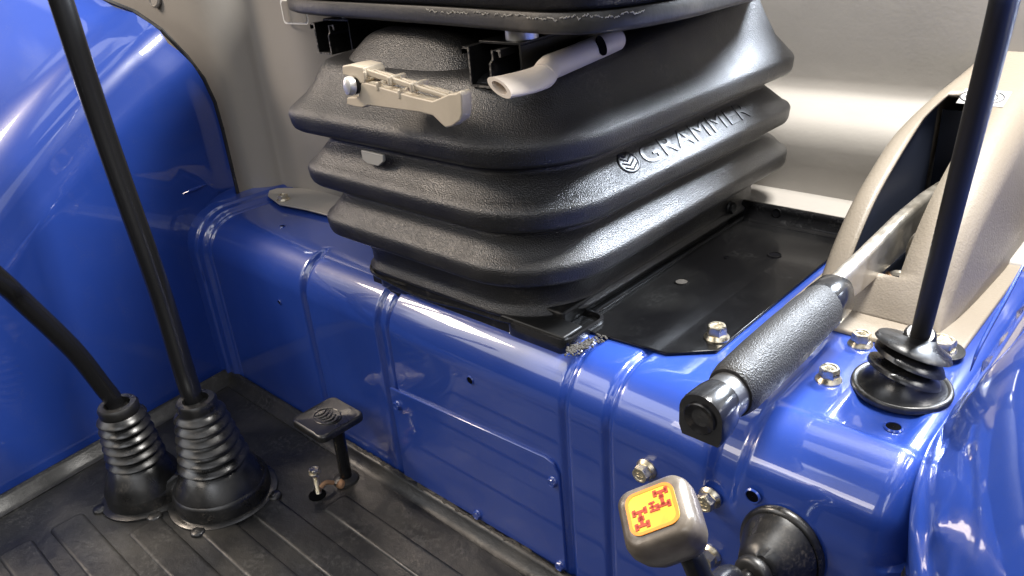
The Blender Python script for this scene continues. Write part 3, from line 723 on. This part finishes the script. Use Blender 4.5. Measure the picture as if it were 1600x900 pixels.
# ------------------------------------------------------------------ console of the hand brake
cs = thing('brake_console', 'beige arched plastic console with an open slot behind the hand brake', 'console', (.99,.3,H))
fp = [(.215,.002),(.47,.002)]
fl_ = []
for ins, dz in ((0,.0008),(0,.004),(.0012,.005),(.004,.005)):
    fl_.append(rrect(.903+ins, 1.078-ins, .214+ins, .62, .018, H+dz, 6))
flg = mk('flange', MB().loft(fl_), BEIGE, cs, ang=60)
cpf = smooth([(0,.256,.290),(0,.274,.320),(0,.305,.358),(0,.345,.391),(0,.40,.419),(0,.46,.444),(0,.53,.468),(0,.60,.486),(0,.66,.498)], 7)
xa, xb = .9480, 1.0
def xleft(y): return .921+.030*sstep(.42, .64, y)
def xright(y): return 1.052+.0*y
def sect(p):
    y, zt = p.y, p.z; h = zt-H; xl_ = xleft(y); xr = xright(y); r = min(.022, h*.6); dr = .012*min(1, h/.15)
    xsn = []
    for t in np.linspace(0, 1, 6)[:-1]: xsn.append((xl_-.008*(1-t)*min(1,h/.1), H+.002+(h-.002-r)*t))
    for k in range(7):
        a = PI-(PI/2)*k/6; xsn.append((xl_+r+r*math.cos(a), zt-r+r*math.sin(a)))
    i0 = xl_+r; xi0 = max(i0+.001, xa+.018*sstep(.45,.62,y)*0)
    xsn += [(xi0, zt), (xi0+(xb-xi0)*.33, zt), (xi0+(xb-xi0)*.66, zt), (xb, zt)]
    for k in range(9):
        a = PI/2-(PI/2)*k/8; rr = min(.030, h*.7); xsn.append((xr-rr+rr*math.cos(a), zt-rr+rr*math.sin(a)))
    rr = min(.030, h*.7)
    for t in np.linspace(0, 1, 6)[1:]: xsn.append((xr+dr*t*1.0, zt-rr+(H+.002-zt+rr)*t))
    return [Vector((x, y, z)) for x, z in xsn]
SE = [sect(p) for p in cpf]; nn_ = len(SE[0]); m = MB(); m.v = [v for r in SE for v in r]
for i in range(len(SE)-1):
    ym = (cpf[i].y+cpf[i+1].y)/2
    for j in range(nn_-1):
        xm = (SE[i][j].x+SE[i][j+1].x)/2
        if .282 < ym < .52 and 11 <= j <= 14 and j != 11+99:
            if j >= 12: continue
        m.f.append((i*nn_+j, i*nn_+j+1, (i+1)*nn_+j+1, (i+1)*nn_+j))
mk('housing', m, BEIGE, cs, ang=50, solid=.0045)
ln = MB(); lp = [(p.y, p.z-.010) for p in cpf if .285 < p.y < .54]
lp = [(lp[0][0], .294)]+lp+[(lp[-1][0], .294)]
ln.prism([(.944, y, z) for y, z in lp], (.0015,0,0)); ln.prism([(1.0065, y, z) for y, z in lp], (.0015,0,0)); ln.box((.975,.43,.2955), (.06,.28,.003)); ln.box((.975,.545,.37),(.055,.004,.14))
mk('slot_liner', ln, NAVY, cs)
# inner front lip edges
hole_q = at(1466, 537, z=H+.006)
q = at(1470,545,z=H+.006); b = MB(); bolt(b, (q.x,q.y,H+.003), (0,0,1), .0115, .014, 1.35, .4)
mk('recess', MB().lathe([(.021,0),(.021,.0012),(.0003,.0012)], (q.x,q.y,H+.0048), (0,0,1), 28), STEELB, flg)
mk('flange_bolt', b, ZINC, flg, ang=30)
# wiring bits inside the slot
cl = thing('brake_switch', 'small metal switch with a copper terminal inside the console slot', 'switch', tuple(at(1400,430,y=.33)))
m = MB(); m.tube([at(1358,456,y=.32), at(1368,448,y=.325), at(1380,440,y=.33), at(1390,428,y=.33)], [.002,.004,.005,.004], 8, 4); mk('terminal', m, RUST, cl)
m = MB(); m.tube([at(1382,440,y=.335), at(1400,430,y=.335), at(1425,436,y=.335)], .006, 10, 4); m.tube([at(1419,425,y=.345), at(1422,390,y=.35), at(1430,372,y=.35), at(1436,368,y=.35)], .004, 8, 4)
mk('clip', m, STEEL, cl); 
# sticker with arcs on the console top
skc = at(1532,152,z=.486); skc = Vector((skc.x, skc.y, 0))
def ctop(x, y): 
    for i in range(len(cpf)-1):
        if cpf[i].y <= y <= cpf[i+1].y: t = (y-cpf[i].y)/(cpf[i+1].y-cpf[i].y); return cpf[i].z*(1-t)+cpf[i+1].z*t
    return cpf[-1].z
lo_, hi_ = .35, .66
for _ in range(30):
    cyy = (lo_+hi_)/2; q = at(1534,153,y=cyy); cx_ = q.x
    if q.z > ctop(0, cyy): lo_ = cyy
    else: hi_ = cyy
m = MB(); gg = [[Vector((cx_+a, cyy+b_, ctop(0, cyy+b_)+.0006)) for b_ in (-.016,0,.016)] for a in (-.022,0,.026)]; m.grid(gg)
sk = mk('sticker', m, WHITE, cs, solid=-.0003)
m = MB()
for rr in (.008, .013, .018):
    for s_ in (0, PI):
        P_ = [Vector((cx_+rr*math.cos(s_+t)*1.25, cyy+rr*math.sin(s_+t)*.8, ctop(0, cyy+rr*math.sin(s_+t)*.8)+.0012)) for t in np.linspace(-.9,.9,9)]
        m.tube(P_, .0008, 6, 0)
mk('printed_arcs', m, INK, sk)

# ------------------------------------------------------------------ hand brake
hb = thing('hand_brake', 'long hand brake with flat worn steel arm and thick grained black grip', 'hand brake', (.975,.4,.33))
XB = .972
def oval(c, T, a_, b_, n=32, e=1.0):
    T = T.normalized(); u_ = Vector((1,0,0)); u_ = (u_-T*u_.dot(T)).normalized(); w_ = u_.cross(T)
    if w_.z < 0: w_ = -w_
    o = []
    for j in range(n):
        t = 2*PI*j/n; cx2, sy2 = math.cos(t), math.sin(t)
        o.append(c+u_*a_*math.copysign(abs(cx2)**e, cx2)+w_*b_*math.copysign(abs(sy2)**e, sy2))
    return o
Pa = at(1118,640,x=XB); Pb = at(1302,470,x=XB); Pc = at(1480,300,x=XB)
T = (Pb-Pa).normalized(); Ln = (Pb-Pa).length
g0 = at(1165,588,x=XB); 
arm = MB(); up_ = Vector((0,0,1))
armp = [(1290,462,.0165),(1340,417,.020),(1400,358,.024),(1440,322,.020),(1462,296,.010)]
L = []
for u, v, hh in [(1285,470,.015),(1310,452,.018),(1340,424,.0215),(1400,368,.026),(1440,330,.026),(1475,310,.020)]:
    c = at(u, v, x=XB); L.append([c+Vector((sx_*.0075, 0, sz_)) for sx_, sz_ in [(q.x, q.y) for q in rrect(-1,1,-hh*1.0,hh*1.0,.0+.006,0,3)]])
# rounded section strip
L = []
for u, v, hh in [(1283,474,.016),(1310,452,.018),(1340,426,.0205),(1400,370,.025),(1440,336,.026),(1470,306,.018)]:
    c = at(u, v, x=XB); L.append([Vector((c.x+q.x, c.y, c.z+q.y)) for q in rrect(-.0075,.0075,-hh,hh,.005,0,4)])
mk('arm', MB().loft(L), STEEL, hb, ang=50, bevel=0)
gr = [(1140,614,.0195,.0215),(1143,611,.0205,.0235),(1152,603,.0220,.0250),(1185,572,.0224,.0262),(1230,530,.0222,.0262),(1265,497,.0214,.025),(1281,483,.0205,.0242),(1287,477,.019,.022)]
mk('grip', MB().loft([oval(at(u,v,x=XB), T, a_, b_) for u, v, a_, b_ in gr]), FOAM, hb, ang=50)
mk('grip_collar', MB().loft([oval(at(u,v,x=XB), T, a_, b_, 32, .8) for u, v, a_, b_ in [(1280,484,.018,.022),(1284,480,.0198,.0232),(1303,463,.0190,.0225),(1307,459,.0165,.020)]]), GLOSSB, hb, ang=40)
mk('sleeve', MB().loft([oval(at(u,v,x=XB), T, a_, b_) for u, v, a_, b_ in [(1112,640,.0178,.0195),(1148,608,.0178,.0195)]]), STEELG, hb, ang=40)
# button end: flat-sided cap, arched above and square below
def cap(c, s):
    o = []
    for k in range(17):
        a = PI*k/16; o.append(c+Vector((.0185*s*math.cos(a), 0, .004+.017*s*math.sin(a))))
    o += [c+Vector((-.0185*s, 0, -.012*s)), c+Vector((-.0155*s, 0, -.020*s)), c+Vector((.0155*s, 0, -.020*s)), c+Vector((.0185*s, 0, -.012*s))]
    return o
e0 = at(1094,655,x=XB); e1 = at(1124,628,x=XB)
capm = MB().loft([cap(e1, .93), cap(e1.lerp(e0,.25), 1.0), cap(e0+Vector((0,.003,0)), 1.03), cap(e0, .99), cap(e0, .90)], (True, True))
cpo = mk('end_cap', capm, GLOSSB, hb, ang=35)
mk('button', MB().lathe([(.0135,-.002),(.0135,.001),(.0125,.0018),(.0105,.0008),(.006,-.0012),(.0004,-.0018)], e0+Vector((0,-.0006,.001)), (0,-1,0), 30), RODB, cpo, ang=50)

# ------------------------------------------------------------------ right lever with boot
rb = thing('shift_lever', 'tall straight black lever rising through a ringed boot at the right', 'lever', (1.049,.154,H))
q0 = at(1408,604,z=H)
m = MB(); ce = Vector((q0.x, q0.y, H-.002))
m.lathe([(.0415,0),(.0424,.003),(.0415,.0062),(.039,.007),(.037,.0055),(.034,.008),(.027,.016),(.0255,.022)], ce, (0,0,1), 48, cap=(False, False))
mk('boot_flange', m, RUBS, rb, ang=60)
m = MB(); c_a = ce+Vector((0,0,.018)); c_b = atd(1437,527,.700)
L = []
cc = [(c_a, .020, 0), (atd(1412,590,.70), .024, .1), (atd(1412,583,.698), .0325, .22), (atd(1413,577,.697), .0315, .22), (atd(1420,569,.697), .019, .15),
      (atd(1421,563,.695), .0315, .26), (atd(1422,556,.694), .0300, .26), (atd(1428,550,.695), .018, .12), (atd(1427,544,.695), .0335, .20), (atd(1429,538,.694), .0315, .20), (atd(1434,531,.697), .016, .05), (c_b, .014, 0)]
for c, rr, tl_ in cc:
    qd = Vector((tl_, .30, 1)).normalized().to_track_quat('Z','Y'); L.append([c+qd@Vector((rr*math.cos(2*PI*j/40), rr*math.sin(2*PI*j/40), 0)) for j in range(40)])
m.loft(L, (False, True))
mk('boot', m, RUBS, rb, ang=60)
dvec = (atd(1565,20,.467)-c_b).normalized()
mk('boot_collar', MB().lathe([(.0120,-.008),(.0135,-.004),(.0135,.003),(.011,.006)], c_b, dvec, 24), RUBS, rb, ang=50)
mk('rod', MB().tube([c_b-dvec*.01, c_b.lerp(atd(1565,20,.467),.5), atd(1565,20,.467), atd(1577,-50,.42), atd(1592,-150,.385)], .0082, 28, 6), RODR, rb)

# ------------------------------------------------------------------ drive lever with knob
dl = thing('drive_lever', 'short bent black lever with a bronze knob carrying a yellow axle symbol label', 'lever', (1.02,0,.19))
m = MB(); oc = Vector((1.019,0,.188))
m.lathe([(.0370,-.001),(.0380,.003),(.0365,.006),(.0345,.007),(.033,.0045)], oc, (0,-1,0), 48, sy=1.22, cap=(False, False))
mk('boot_flange', m, RUBS, dl, ang=60)
m = MB(); L = []
for k, (r, d) in enumerate(((.0345,.004),(.0335,.008),(.031,.013),(.0265,.022),(.022,.032),(.0175,.041),(.0150,.046),(.0155,.049),(.0155,.054),(.0130,.0565),(.0105,.056))):
    t = d/.056; c = oc+Vector((-.004*t, -d, .010*t)); ax_ = Vector((-.10*t,-1,.15*t)); qd = ax_.to_track_quat('Z','Y')
    sy_ = 1.22*(1-t)+1.0*t; L.append([c+Vector((r*math.cos(2*PI*j/44), 0, r*sy_*math.sin(2*PI*j/44))) if t < .75 else c+qd@Vector((-r*math.cos(2*PI*j/44), 0*r+ -r*math.sin(2*PI*j/44)*-1, 0)) for j in range(44)])
L = L[:7]
m.loft(L, (False, True)); m.lathe([(.0145,-.004),(.0158,-.001),(.0158,.004),(.0132,.007),(.010,.0065)], L[6][0].lerp(L[6][22], .5), (-.1,-1,.12), 36)
mk('boot', m, RUBS, dl, ang=60)
nk = L[6][0].lerp(L[6][22], .5)
kd = .545
kb = atd(1082,872,kd)
mk('stem', MB().tube([nk+Vector((0,.01,0)), nk+Vector((-.003,-.02,.0)), atd(1140,900,.60), atd(1112,915,.575), atd(1096,903,.556), kb, atd(1070,855,kd)], .0088, 20, 8), RODB, dl)
kaxis = (atd(1016,792,kd-.018)-atd(1062,845,kd+.012)).normalized()
kc = atd(1020,797,kd-.022)      # centre of the label face
ux = Vector((1,.12,.42)); ux = (ux-kaxis*ux.dot(kaxis)).normalized(); uy = kaxis.cross(ux)
if uy.z < 0: uy = -uy
ux, uy = ux*math.cos(.48)+uy*math.sin(.48), uy*math.cos(.48)-ux*math.sin(.48)
def kl(w, h, d, r, n=7): return [kc+ux*q.x+uy*q.y-kaxis*d for q in rrect(-w, w, -h, h, r, 0, n)]
kn = MB().loft([kl(.003,.003,-.0012,.002), kl(.016,.014,-.001,.007), kl(.0215,.0195,.0002,.009), kl(.0245,.0225,.0025,.010), kl(.0265,.0245,.008,.012), kl(.0270,.0250,.016,.0125), kl(.0255,.0235,.028,.013), kl(.022,.0205,.038,.013), kl(.016,.015,.045,.011), kl(.010,.010,.048,.008)], (True, True))
ko = mk('knob', kn, KNOB, dl, ang=60)
dc = MB().loft([kl(.0178,.0160,-.0012,.0075), kl(.0178,.0160,-.0018,.0075), kl(.002,.002,-.0020,.001)], (False, True))
de = mk('label_plate', dc, YELLOW, ko)
bo_ = MB(); w1, h1 = .0178, .0160
bo_.loft([kl(w1,h1,-.0019,.0075), kl(w1,h1,-.00215,.0075), kl(w1-.0022,h1-.0022,-.00215,.006), kl(w1-.0022,h1-.0022,-.0019,.006)], (False, False)); mk('label_border', bo_, ORANGE, de)
sy = MB(); Rk = Matrix((ux, uy, kaxis)).transposed()
def kbx(x, y, w, h): sy.box(kc+ux*x*.9+uy*y*.9+kaxis*.0021, (w*.9, h*.9, .0005), Rk)
def axle(cx, cy, full):
    # drive train from above: two axles with wheels and shaft
    s = .0050
    for yy in (-1, 1):
        kbx(cx, cy+yy*s*1.15, .0098, .0024)
        for xx in (-1, 1): kbx(cx+xx*.0046, cy+yy*s*1.15, .0028, .0056)
    kbx(cx, cy, .0026, .0094)
    if full: kbx(cx, cy, .0050, .0036)
    else: kbx(cx, cy+.0016, .0040, .0026); kbx(cx, cy-s*.95, .0032, .0024)
axle(-.0095, -.0048, True); axle(.0095, .0052, False)
kbx(.0010,.0010,.0050,.0016); kbx(.0010,.0012,.0018,.0060); kbx(.0010,.0045,.0050,.0018); kbx(.0010,-.0022,.0050,.0018)
mk('axle_symbols', sy, REDM, de)
